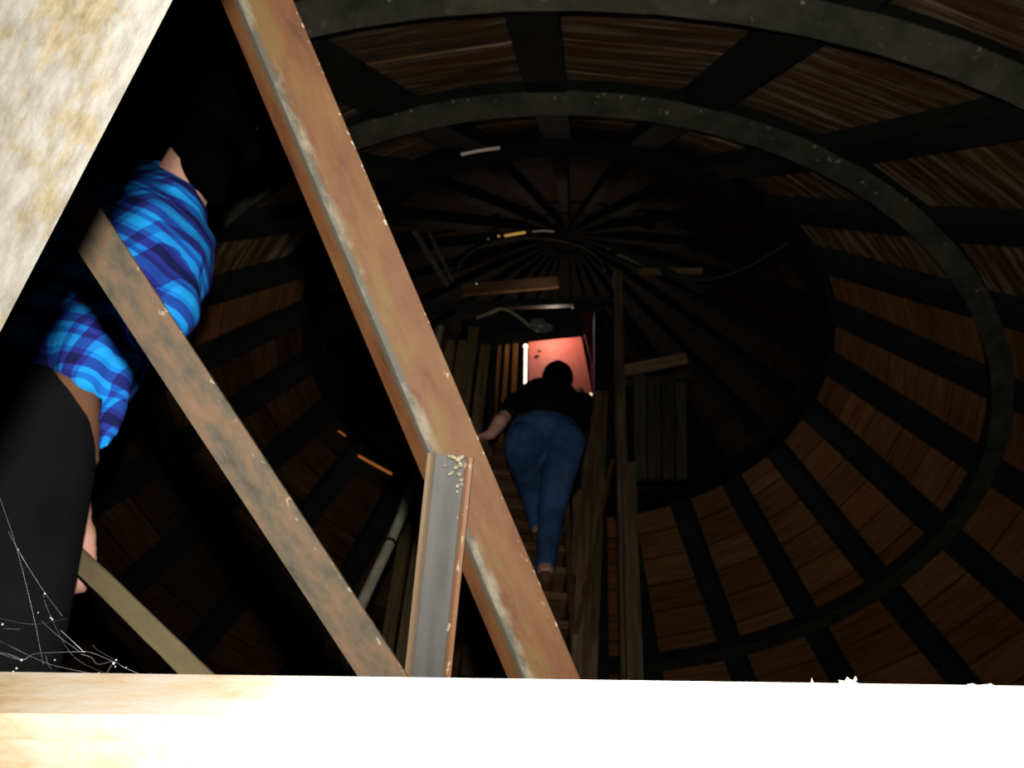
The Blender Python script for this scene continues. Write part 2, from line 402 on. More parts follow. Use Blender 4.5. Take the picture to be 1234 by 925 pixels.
tag(beam, 'flash-bleached horizontal steel beam with flaking top edge in the foreground', 'beam')

# angle bars
RUST_A = rust('orange_rust', [(.026, .009, .0035), (.058, .020, .0055), (.066, .029, .0075), (.082, .039, .012)], 40, .3,
              band=[(.007, .017, (.036, .034, .026), .8, 30), (.003, .013, (.105, .092, .064), .1, 26), (-.010, .006, (.064, .037, .008), .15, 26)], chips=(-.036, -.030, (.22, .17, .12)), rough=.7)
RUST_B = rust('mottled_tan_rust', [(.016, .014, .009), (.038, .030, .019), (.066, .040, .022), (.080, .046, .030)], 48, .5,
              chips=(-.022, -.012, (.15, .12, .09)), rough=.7)
RUST_C = rust('grey_steel_rust_edges', [(.016, .016, .015), (.026, .026, .025), (.038, .035, .030)], 34, .2,
              band=[(-.0235, -.0150, (.080, .032, .008), .75, 30), (.0150, .0235, (.060, .036, .014), .6, 30), (-.010, .002, (.014, .014, .014), .3, 16)], chips=(-.019, -.013, (.2, .15, .1)), rough=.6)
RUST_D = rust('olive_tan_rust', [(.08, .064, .036), (.16, .125, .07), (.20, .155, .088), (.11, .055, .03)], 14, .3, chips=(-.02, -.014, (.25, .21, .14)))
# A: angle with its ridge towards the camera
tA, tb = at(297, -20, .93), at(673, 868, .93)
topA = tA + (tA - tb).normalized() * .55
LA = [(.030, -.012), (.013, .004), (.0, .001), (-.034, -.006), (-.034, -.0115), (.0, -.0045), (.013, -.002), (.026, -.016)]
barA = bar('angle_bar', LA, tb, topA, BACK, RUST_A, None, 1)
tag(barA, 'long orange-rusted angle bar, widest of the slanting bars, with flaking grey ridge', 'steel bar', 'slanting steel bars')
# B: lower slanting bar
tB, bB = at(60, 205, .86), at(512, 892, .88)
topB = tB + (tB - bB).normalized() * .28
LB = [(.0185, -.03), (.0185, 0), (-.0185, 0), (-.0185, -.004), (.0145, -.004), (.0145, -.03)]
barB = bar('angle_bar', LB, bB, topB, BACK, RUST_B, None, 1)
tag(barB, 'mottled tan rusty bar slanting in front of the blue plaid shirt', 'steel bar', 'slanting steel bars')
# C: channel bar welded on bar A
tC, bC = at(543, 548, .905), at(508, 885, .89)
LC = [(-.0245, -.018), (-.0245, .002), (-.0205, .002), (-.0155, 0), (.0155, 0), (.0205, .002), (.0245, .002), (.0245, -.018), (.020, -.018), (.020, -.004), (-.020, -.004), (-.020, -.018)]
LC = [(x * .86, y) for x, y in LC]
cC = empty('channel_bar', bC)
bar('channel', LC, bC, tC, BACK, RUST_C, cC, 1)
WELD = speckle('weld_metal', (.07, .065, .055), (.17, .14, .09), (.34, .32, .28), 200, .45)
wl = []
for px, py, r in ((541, 549, .0022), (546, 550, .003), (552, 553, .0035), (557, 550, .003), (556, 560, .0032), (549, 563, .0026), (545, 569, .0022), (553, 571, .003), (556, 578, .0026), (552, 585, .0028), (551, 592, .002), (536, 561, .0018), (541, 571, .0022)):
    wl.append(('e', at(px, py, .9005), (r, r * .8, r)))
blob('weld_bead', wl, WELD, cC, .0008, 1)
tag(cC, 'short grey steel channel with rusty edges welded onto the orange bar', 'steel bar')
# D: thin bar further back
tD, bD = at(70, 650, 1.44), at(262, 838, 1.22)
topD = tD + (tD - bD).normalized() * .5
LD = [(.0155, -.028), (.0155, 0), (-.0155, 0), (-.0155, -.004), (.0115, -.004), (.0115, -.028)]
barD = bar('angle_bar', LD, bD, topD, BACK, RUST_D, None, 30, .0004)
tag(barD, 'thin olive-tan rusty bar beside the black trousers, gripped by a hand', 'steel bar', 'slanting steel bars')
# bottom chord that carries the bars (hidden behind the pale beam) with its posts
chord = empty('bottom_chord', at(40, 862, .93))
c0, c1 = at(150, 905, .97), at(1500, 900, .93)
bar('chord', rect(.16, .05), c0, c1, CU, RUST_A, chord)
for q in (c0.lerp(c1, .25), c1): bar('post', rect(.06, .06), V((q.x, q.y, FZ)), q - V((0, 0, .03)), V((0, -1, 0)), RUST_A, chord)
for q in (bD,): bar('cleat', rect(.04, .012), at(235, 905, .99), bD - CU * .006, CU, RUST_A, chord)
tag(chord, 'rusty steel chord behind the pale beam carrying the slanting bars', 'beam')

# ------------------------------------------------------------------ stair, partitions and door in the middle
stair = empty('staircase', aty(655, 800, 3.2))
def tread(y, z, w=.62):
    return V((.10 + (y - 3.5) * .02, y, z))
TR = []
y0, z0, ry, rz = 3.60, 2.215, .125, .205
for k in range(-17, 9):
    c = tread(y0 + ry * k, z0 + rz * k)
    if c.z < FZ + .1: continue
    TR.append(c)
    bmx = bmesh.new(); vs_ = box(bmx, (0, 0, 0), (.40, .19, .035))
    bmesh.ops.bevel(bmx, geom=bmx.edges[:], offset=.004, segments=1, affect='EDGES')
    obj('tread', bmx, STAIRW, stair, mw=M.Translation(c + V((0, .03, -.018))))
for s in (-1, 1):
    a, b = TR[0] + V((s * .217, -.0, -.06)), TR[-1] + V((s * .217, .05, .0))
    d = (b - a).normalized(); a = a + d * ((FZ - a.z) / d.z) if a.z > FZ else a
    bar('stringer', rect(.032, .20), a, b, d.cross(V((1, 0, 0))), STAIRW, stair)
tag(stair, 'steep dark wooden stair with thin treads under the climber in jeans', 'stairs')

def part_wall(name, quads, mats, label, base):
    t = empty(name, base)
    for i, (a, b, w, th) in enumerate(quads):
        bar('board', rect(w, th), a, b, V((0, -1, 0.15)), mats[i % len(mats)], t, 6, .0015)
    tag(t, label, 'partition'); return t
# right hand partition: boards rising along the stair, and post
t = empty('board_screen', V((.62, 3.6, FZ)))
def quadboard(pts, y_list, th, mat, parent, name='board'):
    """flat board from four picture corners at real distances, with thickness"""
    P = [aty(px, py, y) for (px, py), y in zip(pts, y_list)]
    n = (P[1] - P[0]).cross(P[2] - P[0]).normalized()
    if n.dot(P[0]) > 0: n = -n
    cen = sum(P, V()) / 4
    up = ((P[0] + P[1]) - (P[2] + P[3])).normalized()
    mw = frame(cen, cen + up, n); iv = mw.inverted(); bmx = bmesh.new()
    fr = [bmx.verts.new(iv @ p) for p in P]; bk = [bmx.verts.new(iv @ (p - n * th)) for p in P]
    bmx.faces.new(fr); bmx.faces.new(bk[::-1])
    for k in range(4): bmx.faces.new((fr[k], bk[k], bk[(k+1) % 4], fr[(k+1) % 4]))
    return obj(name, bmx, mat, parent, mw=mw)
def down(px, py, y):            # column foot straight below a picture point
    p = aty(px, py, y); return V((p.x, p.y, FZ))
# boards of right partition (top corners, bottom corners)
quadboard([(716, 470), (733, 472), (718, 850), (690, 850)], [4.0, 4.0, 3.2, 3.2], .025, PARTW, t)
quadboard([(702, 560), (716, 500), (700, 850), (686, 850)], [3.75, 3.9, 3.1, 3.1], .025, PARTW, t)
quadboard([(690, 600), (702, 585), (700, 700), (690, 690)], [3.62, 3.62, 3.4, 3.4], .02, PARTW, t)
a = aty(744, 330, 4.1); ft = V((a.x - .02, 4.0, FZ))
bar('post', rect(.055, .06), ft, a, V((0, -1, 0)), PARTW, t, 8, .001)
a2 = aty(757, 560, 3.95); bar('post', rect(.07, .05), V((a2.x, 3.95, FZ)), a2, V((0, -1, 0)), PARTW, t, 8, .001)
bar('handrail', rect(.022, .022), aty(694, 760, 3.2), aty(738, 555, 3.6), V((0, -1, 0)), RUST_A, t)
tag(t, 'narrow brown board partition with posts on the right of the stair', 'partition')
# left hand partition
t = empty('board_screen', V((-.25, 3.8, FZ)))
xs_ = [530, 545, 559, 573, 587]
for i, x in enumerate(xs_):
    yy = 4.25 + .02 * (i % 2); a = aty(x + random.uniform(-2, 2), 400 + random.uniform(-6, 18), yy)
    z_low = 2.0
    bar('board', rect(.062, .022), V((a.x - .02, yy, FZ)), a, V((0, -1, 0)), PARTW2, t, 10, .0015)
bar('rail', rect(.05, .05), aty(548, 541, 3.78), aty(588, 537, 3.78), V((0, -1, 0)), PARTW2, t)
for px in (552, 577):
    a = aty(px, 540, 3.78); bar('post', rect(.045, .045), V((a.x, 3.78, FZ)), a, V((0, -1, 0)), PARTW2, t)
tag(t, 'row of upright olive-brown boards with a rail on the left of the stair', 'partition')

# door head: lintel, beams, lamp
YD = 4.5
lint = empty('door_frame', aty(660, 480, YD))
bar('lintel', rect(.20, .09), aty(560, 402, YD), aty(700, 388, YD), V((0, -1, .1)), RIB, lint)
bar('tie', rect(.05, .05), aty(690, 372, YD), aty(728, 368, YD), V((0, -1, .1)), RIB, lint)
bar('jamb', rect(.07, .08), V((aty(724, 560, YD).x, YD, FZ)), aty(722, 380, YD), V((0, -1, 0)), RIBCAP, lint)  # near-black colour keeps the lamp from brightening this edge
bar('jamb', rect(.04, .06), V((aty(592, 560, YD).x, YD, 3.652)), aty(594, 396, YD), V((0, -1, 0)), RIB, lint)
tag(lint, 'dark timber door frame at the head of the stair', 'door frame')
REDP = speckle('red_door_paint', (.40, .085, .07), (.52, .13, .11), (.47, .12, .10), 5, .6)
REDD = plain('red_paint_shaded', (.07, .004, .003), .7)  # red darkened: the shadow on the strip is put into its colour
dr_ = empty('door_leaf', aty(675, 520, 4.86))
quadboard([(637, 380), (694, 372), (717, 492), (637, 492)], [4.86]*4, .03, REDP, dr_, 'panel')
hd = aty(650, 424, 4.84); bmx = bmesh.new(); bmesh.ops.create_uvsphere(bmx, u_segments=10, v_segments=6, radius=.014); obj('knob', bmx, GREYSTEEL, dr_, True, M.Translation(hd + V((0, -.012, 0))))
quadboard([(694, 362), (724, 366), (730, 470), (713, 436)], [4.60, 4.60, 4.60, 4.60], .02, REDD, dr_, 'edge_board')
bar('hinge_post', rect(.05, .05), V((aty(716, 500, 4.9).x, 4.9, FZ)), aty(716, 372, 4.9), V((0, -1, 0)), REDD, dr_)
tag(dr_, 'red painted door panel glowing in lamplight behind the climber', 'door')
# orange lit slats left of the bright slit
sl = empty('slat_screen', aty(612, 520, 4.8))
for a, b, w in (((613, 398), (606, 500), .03), ((622, 398), (618, 500), .035), ((604, 398), (596, 500), .022)):
    top = aty(*a, 4.8); bt = aty(*b, 4.8); d = bt - top; bt = top + d * ((FZ - top.z) / d.z)
    bar('slat', rect(w, .02), bt, top, V((0, -1, 0)), ORANGEW, sl, 6, .001)
tag(sl, 'upright orange-brown slats lit beside the bright slit lamp', 'slats')
# bright slit lamp
GLOW = emit('lamp_glow', (1, .86, .66), 2.2)
tl = empty('tube_lamp', aty(633, 462, 4.7))
bmx = bmesh.new(); tube(bmx, [aty(633.5, 420, 4.7), aty(633, 462, 4.7)], .0105, 10); obj('tube', bmx, GLOW, tl, True)
bmx = bmesh.new(); bmesh.ops.create_uvsphere(bmx, u_segments=14, v_segments=10, radius=.017); obj('bulb', bmx, GLOW, tl, True, M.Translation(aty(633.5, 417, 4.7)))
bmx = bmesh.new(); tube(bmx, [aty(633.5, 413, 4.7), aty(633.5, 385, 4.7)], .008, 8); obj('holder', bmx, FELT, tl)
lamp = bpy.data.lights.new('lamp', 'POINT'); lamp.energy = 6; lamp.color = (1, .82, .62); lamp.shadow_soft_size = .03
lo = bpy.data.objects.new('added_door_light', lamp); C.objects.link(lo); lo.location = aty(668, 386, 4.66); setpar(lo, tl)  # unseen point light added behind the lintel to light the red door
tag(tl, 'thin bright upright lamp tube glowing beside the red door', 'lamp')
bmx = bmesh.new(); bmesh.ops.create_uvsphere(bmx, u_segments=12, v_segments=8, radius=.0105)
sp = empty('gap_light', aty(712, 475, 4.3)); obj('bulb', bmx, emit('gap_glow', (1, .8, .55), 1.2), sp, True, M.Translation(aty(712, 475, 4.3)))  # small gap of light built as a glowing ball, wire made up
bmx = bmesh.new(); tube(bmx, [aty(712, 475, 4.312), aty(715, 476, 4.4), aty(722, 470, 4.455)], .005, 6); obj('wire', bmx, FELT, sp)
tag(sp, 'tiny warm gap of light at the lower right of the red door', 'lamp')
# bulkhead lamp above the door + cable
bk = empty('bulkhead_lamp', aty(652, 395, 4.385))
cc = aty(652, 393, 4.385)
blob('shade', [('e', cc + V((0, 0, -.005)), (.085, .04, .03)), ('e', cc + V((-.02, 0, .03)), (.06, .032, .024)), ('e', cc + V((.0, 0, .05)), (.03, .025, .02))], GREYSTEEL, bk, .005, 2)
blob('glass', [('e', cc + V((0, -.012, -.03)), (.07, .036, .022))], plain('dusty_glass', (.12, .13, .12), .3, 0, .5), bk, .005, 2)
bar('bracket', rect(.02, .02), cc + V((0, 0, .03)), cc + V((0, .06, .03)), V((0, 0, 1)), GREYSTEEL, bk)
tag(bk, 'small grey unlit lamp fixture above the red doorway', 'lamp')
CABLE = plain('pale_cable', (.34, .30, .2), .6)
bmx = bmesh.new(); tube(bmx, spline([aty(574, 383, 4.42), aty(590, 377, 4.42), aty(604, 372, 4.42), aty(616, 376, 4.42), aty(628, 384, 4.42), aty(638, 393, 4.42)]), .011, 8)
tag(obj('cable', bmx, CABLE, None, True), 'pale kinked cable leading to the small grey lamp', 'cable')
# beams above the door
def beam_thing(name, p0, p1, w, h, mat, label, cat='beam', face=V((0, -1, -.5))):
    o = bar(name, rect(w, h), p0, p1, face, mat, None, 8, .0015); tag(o, label, cat); return o
CX0 = aty(330, 345, 4.35)
beam_thing('tie_beam', aty(505, 372, 4.47), aty(735, 362, 4.47), .05, .06, RIB, 'grey-brown timber beam just above the small lamp')
beam_thing('cross_board', aty(556, 350, 4.60), aty(672, 340, 4.60), .085, .03, wood('dim_brown_board', [(.03, .018, .009), (.07, .04, .02), (.10, .06, .032)], (.14, .1, .06), .4, 2, 9, .2), 'wide brown board set over the doorway beam', 'board')
beam_thing('cross_board', aty(742, 449, 4.15), aty(826, 432, 4.15), .07, .03, PARTW, 'short pale board fixed right of the stair post', 'board')
beam_thing('cross_board', aty(770, 328, 4.2), aty(846, 327, 4.2), .045, .03, PARTW, 'narrow board end high to the right of the door', 'board')
t = empty('boarded_panel', aty(790, 560, 4.15))  # plain boarded panel, no hatch here
for i, (x0, x1) in enumerate(((764, 778), (780, 796), (798, 812), (814, 827))):
    quadboard([(x0, 452 + 3*i), (x1, 451 + 3*i), (x1 + 1, 575), (x0 + 1, 577)], [4.14]*4, .02, DIMW, t)
bar('batten', rect(.04, .03), aty(741, 462, 4.165), aty(832, 455, 4.165), V((0, -1, 0)), DIMW, t)
tag(t, 'dim greenish boarded panel hung right of the tall post', 'panel')
# diagonal braces under the cap
DULL = speckle('dull_grey_brace', (.04, .042, .038), (.08, .08, .07), (.10, .09, .07), 20)
def brace(p0, p1, w, label, mat=DULL):
    o = bar('roof_brace', [(-w/2, 0), (-w/2, -.03), (-w/2 + .006, -.03), (-w/2 + .006, -.006), (w/2, -.006), (w/2, 0)], p0, p1, BACK, mat, None, 4, .0005)
    tag(o, label, 'brace'); return o
brace(aty(540, 345, 4.3), aty(466, 226, 3.85), .035, 'left grey bar of the pair of braces in a narrow V')
brace(aty(546, 340, 4.32), aty(494, 232, 3.95), .02, 'thin right bar of the pair of braces in a narrow V')
o = beam_thing('tie_beam', aty(732, 296, 4.2), aty(850, 350, 4.2), .05, .05, RIB, 'dark grey timber dropping right from the tall post')
bmx = bmesh.new(); tube(bmx, spline([aty(800, 330, 4.05), aty(850, 337, 3.85), aty(900, 322, 3.65), aty(950, 292, 3.46)]), .011, 6)
tag(obj('sagging_cable', bmx, plain('dark_cable', (.028, .028, .024), .9), None, True), 'dim cable sagging from the high board end to the roof ring', 'cable')
beam_thing('upright_stick', aty(521, 452, 4.0), aty(531, 394, 4.1), .03, .03, plain('pale_stick_wood', (.3, .28, .2), .8), 'thin pale upright stick left of the stair partition', 'stick')
# pale conduit
COND = speckle('grey_conduit', (.3, .29, .22), (.45, .43, .33), (.3, .3, .24), 20)
cd = empty('conduit', aty(437, 728, 3.0))
pts = spline([aty(425, 752, 2.8), aty(440, 718, 2.86), aty(456, 684, 2.92), aty(470, 654, 2.98), aty(484, 620, 3.04), aty(494, 590, 3.1), aty(506, 566, 3.16), aty(514, 548, 3.2), aty(520, 520, 3.24)])
bmx = bmesh.new(); tube(bmx, pts, .019, 10); obj('pipe', bmx, COND, cd, True)
for i in (24, 44):
    p, q = pts[i], pts[i+1]; d = (q - p).normalized(); bmx = bmesh.new(); tube(bmx, [p - d * .008, p + d * .008], .0205, 12); obj('coupling', bmx, FELT, cd)
bar('bracket', rect(.03, .03), V((pts[0].x, pts[0].y, FZ)), pts[0], V((0, -1, 0)), RIB, cd)
tag(cd, 'pale grey bent conduit pipe behind the grey channel bar', 'pipe')
# glowing strips: daylight cracks between roof boards, and one more pale strip
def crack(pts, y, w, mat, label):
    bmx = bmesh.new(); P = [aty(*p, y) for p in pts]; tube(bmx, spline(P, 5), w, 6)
    tag(obj('roof_glow_strip', bmx, mat, ceil_), label)
GOLD = emit('golden_daylight', (1, .55, .10), .42); RED_D = emit('orange_daylight', (1, .30, .08), .28); WHT = emit('pale_glow', (1, .8, .62), .13)
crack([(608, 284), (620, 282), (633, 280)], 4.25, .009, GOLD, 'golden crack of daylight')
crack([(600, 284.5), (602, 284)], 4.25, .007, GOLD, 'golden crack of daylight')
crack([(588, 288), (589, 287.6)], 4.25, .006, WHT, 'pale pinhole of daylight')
crack([(642, 279), (655, 278), (668, 279)], 4.25, .004, WHT, 'pale glowing strip')
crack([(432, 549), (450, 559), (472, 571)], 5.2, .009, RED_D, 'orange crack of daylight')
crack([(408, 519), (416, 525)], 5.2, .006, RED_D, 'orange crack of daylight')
crack([(556, 186), (575, 182), (602, 178)], 2.98, .008, WHT, 'pale glowing strip')  # pale strip whose brightness comes from its own emission
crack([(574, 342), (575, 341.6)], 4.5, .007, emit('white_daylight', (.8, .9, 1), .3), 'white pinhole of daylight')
# hub ring around the golden crack
hub = []
for k in range(13):
    a_ = PI * k / 12; hub.append(aty(640 - 90 * math.cos(a_), 325 - 40 * math.sin(a_), 4.28))
bmx = bmesh.new(); tube(bmx, hub, .018, 6); tag(obj('hub_ring', bmx, RIBCAP, None, True), 'dim curved timber rib arching over the doorway beams', 'beam')
# dangling hook near the upper hoop
bmx = bmesh.new(); hk = at(525, -8, 3.15)
tube(bmx, spline([hk, hk - V((0, 0, .05)) + V((.01, 0, 0)), hk - V((0, 0, .10)) + V((.03, 0, 0)), hk - V((0, 0, .12)) + V((.05, 0, 0))]), .008, 6)
tag(obj('hook', bmx, RUST_A, None, True), 'small rusty hook hanging from the upper hoop', 'hook')

# ------------------------------------------------------------------ people
SKIN = plain('skin', (.62, .33, .25), .55, 0, .3)
HAIR = plain('black_hair', (.0012, .001, .001), 1, 0, 0)
BLACKC = plain('black_cloth', (.006, .006, .007), .95, 0, .05)
def fabric(name, cols, sc=60, rough=.95):
    m, n, l, b = newmat(name); co = coords(n)
    t = noise(n, l, co, sc * .12, (1, 1, 1), 5, .6); r = ramp(n, [(.35, cols[0]), (.7, cols[1])]); l.new(t.outputs[0], r.inputs[0])
    l.new(r.outputs[0], b.inputs['Base Color']); b.inputs['Roughness'].default_value = rough; b.inputs['Specular IOR Level'].default_value = .1
    t2 = noise(n, l, co, sc * 8, (1, 1, 1), 2, .5); bump(n, l, b, t2.outputs[0], .2, .001); return m
JEANS = fabric('blue_denim', [(.020, .046, .125), (.055, .11, .26)])
TROUS = fabric('black_trouser_cloth', [(.004, .0042, .0048), (.007, .0074, .008)])
BROWNC = fabric('brown_undershirt', [(.10, .045, .025), (.15, .07, .04)])
def plaid(name, axes):
    m, n, l, b = newmat(name); co = coords(n)
    def dot(v, f, ph):
        d = n.new('ShaderNodeVectorMath'); d.operation = 'DOT_PRODUCT'; l.new(co, d.inputs[0]); d.inputs[1].default_value = tuple(v)
        x = math_(n, l, 'FRACT', math_(n, l, 'MULTIPLY_ADD', d.outputs['Value'], f, ph))
        return x
    # each stripe set: dark / mid / bright
    def stripes(v, f, ph):
        r = ramp(n, [(0, (.12, .12, .12)), (.28, (.55, .55, .55)), (.42, (1, 1, 1)), (.72, (.35, .35, .35)), (.86, (.7, .7, .7))], 'CONSTANT')
        l.new(dot(v, f, ph), r.inputs[0]); return r.outputs[0]
    s1 = stripes(axes[0], 17, .15); s2 = stripes(axes[1], 21, .4)
    val = math_(n, l, 'MULTIPLY_ADD', math_(n, l, 'MULTIPLY', s1, s2), .65, math_(n, l, 'MULTIPLY', math_(n, l, 'ADD', s1, s2), .17))
    r = ramp(n, [(.05, (.010, .012, .08)), (.18, (.022, .030, .26)), (.32, (.010, .085, .42)), (.5, (.010, .17, .62)), (.85, (.015, .36, .92))])
    l.new(val, r.inputs[0]); l.new(r.outputs[0], b.inputs['Base Color'])
    b.inputs['Roughness'].default_value = .9; b.inputs['Specular IOR Level'].default_value = .1
    t = noise(n, l, co, 9, (1, 1, .5), 2, .5); bump(n, l, b, t.outputs[0], .4, .02); return m

def hand(wrist, dirv, normal, side, curl=.5, s=1.0):
    """palm + five bent fingers; dirv = pointing direction, normal = back of the hand, side = +1/-1 thumb side"""
    d = dirv.normalized(); n = (normal - d * normal.dot(d)).normalized(); a = d.cross(n) * side
    P = [('c', wrist, .024 * s, wrist + d * .03 * s, .026 * s)]
    pal = wrist + d * .085 * s
    for k, ln in enumerate((.072, .080, .075, .058)):
        o_ = a * (.028 - .0185 * k) * s
        P.append(('c', wrist + d * .03 * s + o_ * .7, .014 * s, pal + o_, .0115 * s))
        p = pal + o_; c = curl * .6
        for j, fr in enumerate((.45, .31, .24)):
            dd = (d * math.cos(c) - n * math.sin(c)).normalized(); q = p + dd * ln * fr * s
            P.append(('c', p, (.0092 - .0008 * j) * s, q, (.0086 - .0008 * j) * s)); p = q; c += curl * .8
    p = wrist + d * .025 * s + a * .02 * s; dd = (d * .55 + a * .8 - n * .2 * curl).normalized()
    q = p + dd * .04 * s; P.append(('c', p, .014 * s, q, .011 * s))
    dd = (d * .9 + a * .3 - n * .5 * curl).normalized(); r_ = q + dd * .032 * s; P.append(('c', q, .0105 * s, r_, .0085 * s))
    return P
def head(c, fwd, up, s=1.0):
    f = fwd.normalized(); u = (up - f * up.dot(f)).normalized(); r = f.cross(u)
    rot = M((r, f, u)).transposed()
    P = [('e', c, (.075*s, .093*s, .105*s), rot), ('e', c + f*.03*s - u*.05*s, (.058*s, .062*s, .062*s), rot),
         ('c', c + f*.09*s + u*.005*s, .009*s, c + f*.108*s - u*.025*s, .014*s),
         ('c', c + f*.082*s - u*.058*s + r*.02*s, .009*s, c + f*.082*s - u*.058*s - r*.02*s, .009*s),
         ('c', c + f*.082*s + u*.028*s + r*.04*s, .009*s, c + f*.082*s + u*.028*s - r*.04*s, .009*s)]
    for sg in (-1, 1): P.append(('e', c + r*sg*.078*s - u*.01*s, (.01*s, .02*s, .032*s), rot))
    return P, (r, f, u, rot)
def inflate(parts, d):
    out = []
    for p in parts:
        if p[0] == 'c': out.append(('c', p[1], p[2] + d, p[3], p[4] + d))
        else: out.append(('e', p[1], tuple(x + d for x in p[2]), *p[3:]))
    return out

# --- climber on the stair, seen from behind
p2 = empty('person', aty(660, 700, 3.56))
hipR, hipL = aty(679, 545, 3.60), aty(632, 545, 3.60)
knR, anR = aty(664, 618, 3.62), aty(657, 685, 3.56)
knL, anL = aty(640, 592, 3.90), aty(650, 638, 3.84)
pel = aty(656, 525, 3.60)
wst = aty(657, 503, 3.66); chest = aty(660, 489, 3.76); shL, shR = aty(622, 487, 3.80), aty(700, 487, 3.80)
nk = aty(668, 474, 3.86); hc = aty(672, 461, 3.95)
elL, wrL = aty(603, 507, 3.74), aty(592, 523, 3.80)
elR, wrR = aty(704, 484, 3.98), aty(698, 472, 4.2)
hd_, (r_, f_, u_, rot_) = head(hc, V((.1, .85, .15)), V((0, -.1, 1)), .98)
legs = [('c', hipR, .098, knR, .066), ('c', knR, .064, anR, .046), ('c', hipL, .098, knL, .066), ('c', knL, .062, anL, .046),
        ('e', pel, (.190, .135, .13)), ('e', hipR + V((-.005, -.035, .03)), (.112, .10, .115)), ('e', hipL + V((.005, -.035, .03)), (.112, .10, .115))]
tors = [('e', wst, (.165, .115, .12)), ('e', chest, (.185, .12, .19)), ('c', shL, .07, shR, .07), ('c', chest, .13, nk, .06)]
arms = [('c', shL, .058, elL, .046), ('c', shR, .058, elR, .046)]
fore = [('c', elL, .040, wrL, .028), ('c', elR, .040, wrR, .028)]
footR = [('c', anR, .04, anR + V((0, -.03, -.045)), .035), ('c', anR + V((0, -.02, -.05)), .036, anR + V((.02, .13, -.058)), .030), ('c', anR + V((.02, .13, -.058)), .032, anR + V((.025, .18, -.062)), .024)]
footL = [('c', anL, .04, anL + V((0, -.03, -.045)), .035), ('c', anL + V((0, -.02, -.05)), .036, anL + V((0, .13, -.058)), .030)]
body = inflate(legs + tors + arms, -.012) + fore + footR + footL + hd_ + [('c', nk - V((0, 0, .03)), .055, hc, .05)]
body += hand(wrL, aty(570, 529, 3.80) - wrL, V((0, -.4, 1)), 1, .35, 1.0)
body += hand(wrR, V((.02, .5, .6)), V((0, -.7, .6)), -1, .6, 1.0)
blob('body', body, SKIN, p2, .0065, 3)
blob('jeans', legs, JEANS, p2, .009, 4)
blob('black_top', tors + arms[1:] + [('c', shL, .066, elL.lerp(shL, .45), .056), ('c', shR, .066, elR, .056), ('e', chest + V((.02, -.02, -.06)), (.2, .13, .15))], BLACKC, p2, .009, 4)
blob('hair', [('e', hc - f_*.018 + u_*.022, (.092, .098, .102), rot_), ('e', hc - f_*.055 - u_*.05, (.08, .05, .07), rot_), ('e', hc - f_*.03 + u_*.07, (.05, .06, .055), rot_)], HAIR, p2, .008, 2)
SHOE = plain('brown_shoe_leather', (.09, .04, .022), .7)
for an, ft in ((anR, footR), (anL, footL)):
    blob('shoe', [('c', an + V((0, -.03, -.06)), .036, an + V((.012, .14, -.066)), .034), ('c', an + V((.012, .14, -.066)), .034, an + V((.014, .19, -.07)), .026)], SHOE, p2, .006, 2)
tag(p2, 'person in black top and blue jeans climbing the stair towards the red door', 'person')

# --- person at the left in a plaid shirt
p1 = empty('person', at(-20, 1000, .95))
hip1 = at(32, 520, 1.42); hip1b = at(20, 480, 1.58)
kn1 = at(-6, 800, 1.16); kn1b = at(-60, 760, 1.36)
an1 = kn1 + V((-.03, -.10, -.42)); an1b = kn1b + V((-.03, -.08, -.40))
wst1 = at(70, 425, 1.54); ch1 = at(142, 315, 1.66)
sh1 = at(190, 262, 1.70); sh1b = at(115, 215, 1.90)
nk1 = at(212, 238, 1.78); hc1 = at(258, 148, 1.90)
el1 = at(196, 372, 1.60); wr1 = at(80, 335, 1.60)
el1b = at(70, 480, 1.66); wr1b = at(92, 618, 1.545)
h1, (r1, f1, u1, rot1) = head(hc1, CF * 1.0 + CR * .12 + CU * .1, (hc1 - nk1), 1.0)
axt = (ch1 - hip1).normalized(); acr = axt.cross(CF).normalized(); acr = -acr if acr.dot(CR) < 0 else acr
rott = M((acr, axt.cross(acr).normalized() * -1, axt)).transposed()
tor1 = [('c', wst1, .125, ch1, .145), ('e', ch1, (.15, .12, .17), rott), ('c', sh1, .072, sh1b, .07), ('c', ch1, .12, nk1, .06)]
arm1 = [('c', sh1, .066, el1, .052), ('c', el1, .050, wr1, .036), ('c', sh1b, .06, el1b, .048), ('c', el1b, .044, wr1b.lerp(el1b, .35), .036)]
leg1 = [('c', hip1, .105, kn1, .076), ('c', kn1, .072, an1, .05), ('c', hip1b, .105, kn1b, .076), ('c', kn1b, .072, an1b, .05), ('e', (hip1 + hip1b) / 2 + axt * .03, (.125, .11, .11), rott)]
body = inflate(tor1 + arm1 + leg1, -.015) + h1 + [('c', nk1 - axt * .03, .056, hc1, .05), ('c', el1b, .032, wr1b, .024), ('c', an1, .04, an1 + V((0, .12, -.06)), .03), ('c', an1b, .04, an1b + V((0, .12, -.06)), .03)]
body += hand(wr1, at(30, 300, 1.55) - wr1, BACK, 1, .8)
body += hand(wr1b, at(86, 668, 1.50) - wr1b, BACK + CR * .6, 1, .9)
blob('body', body, SKIN, p1, .006, 3)
blob('trousers', leg1, TROUS, p1, .009, 4)
blob('undershirt', [('c', at(86, 468, 1.43), .040, at(92, 515, 1.42), .036), ('c', at(92, 515, 1.42), .036, at(100, 552, 1.41), .024), ('c', wst1, .115, hip1.lerp(hip1b, .4), .10)], BROWNC, p1, .009, 3)
PL = plaid('blue_plaid_cloth', [axt, (acr * .8 - CF * .6).normalized()])
shirt = inflate(tor1[:3] + [('c', ch1, .115, nk1 - axt * .07, .06)], .012) + inflate(arm1[:3], .010)
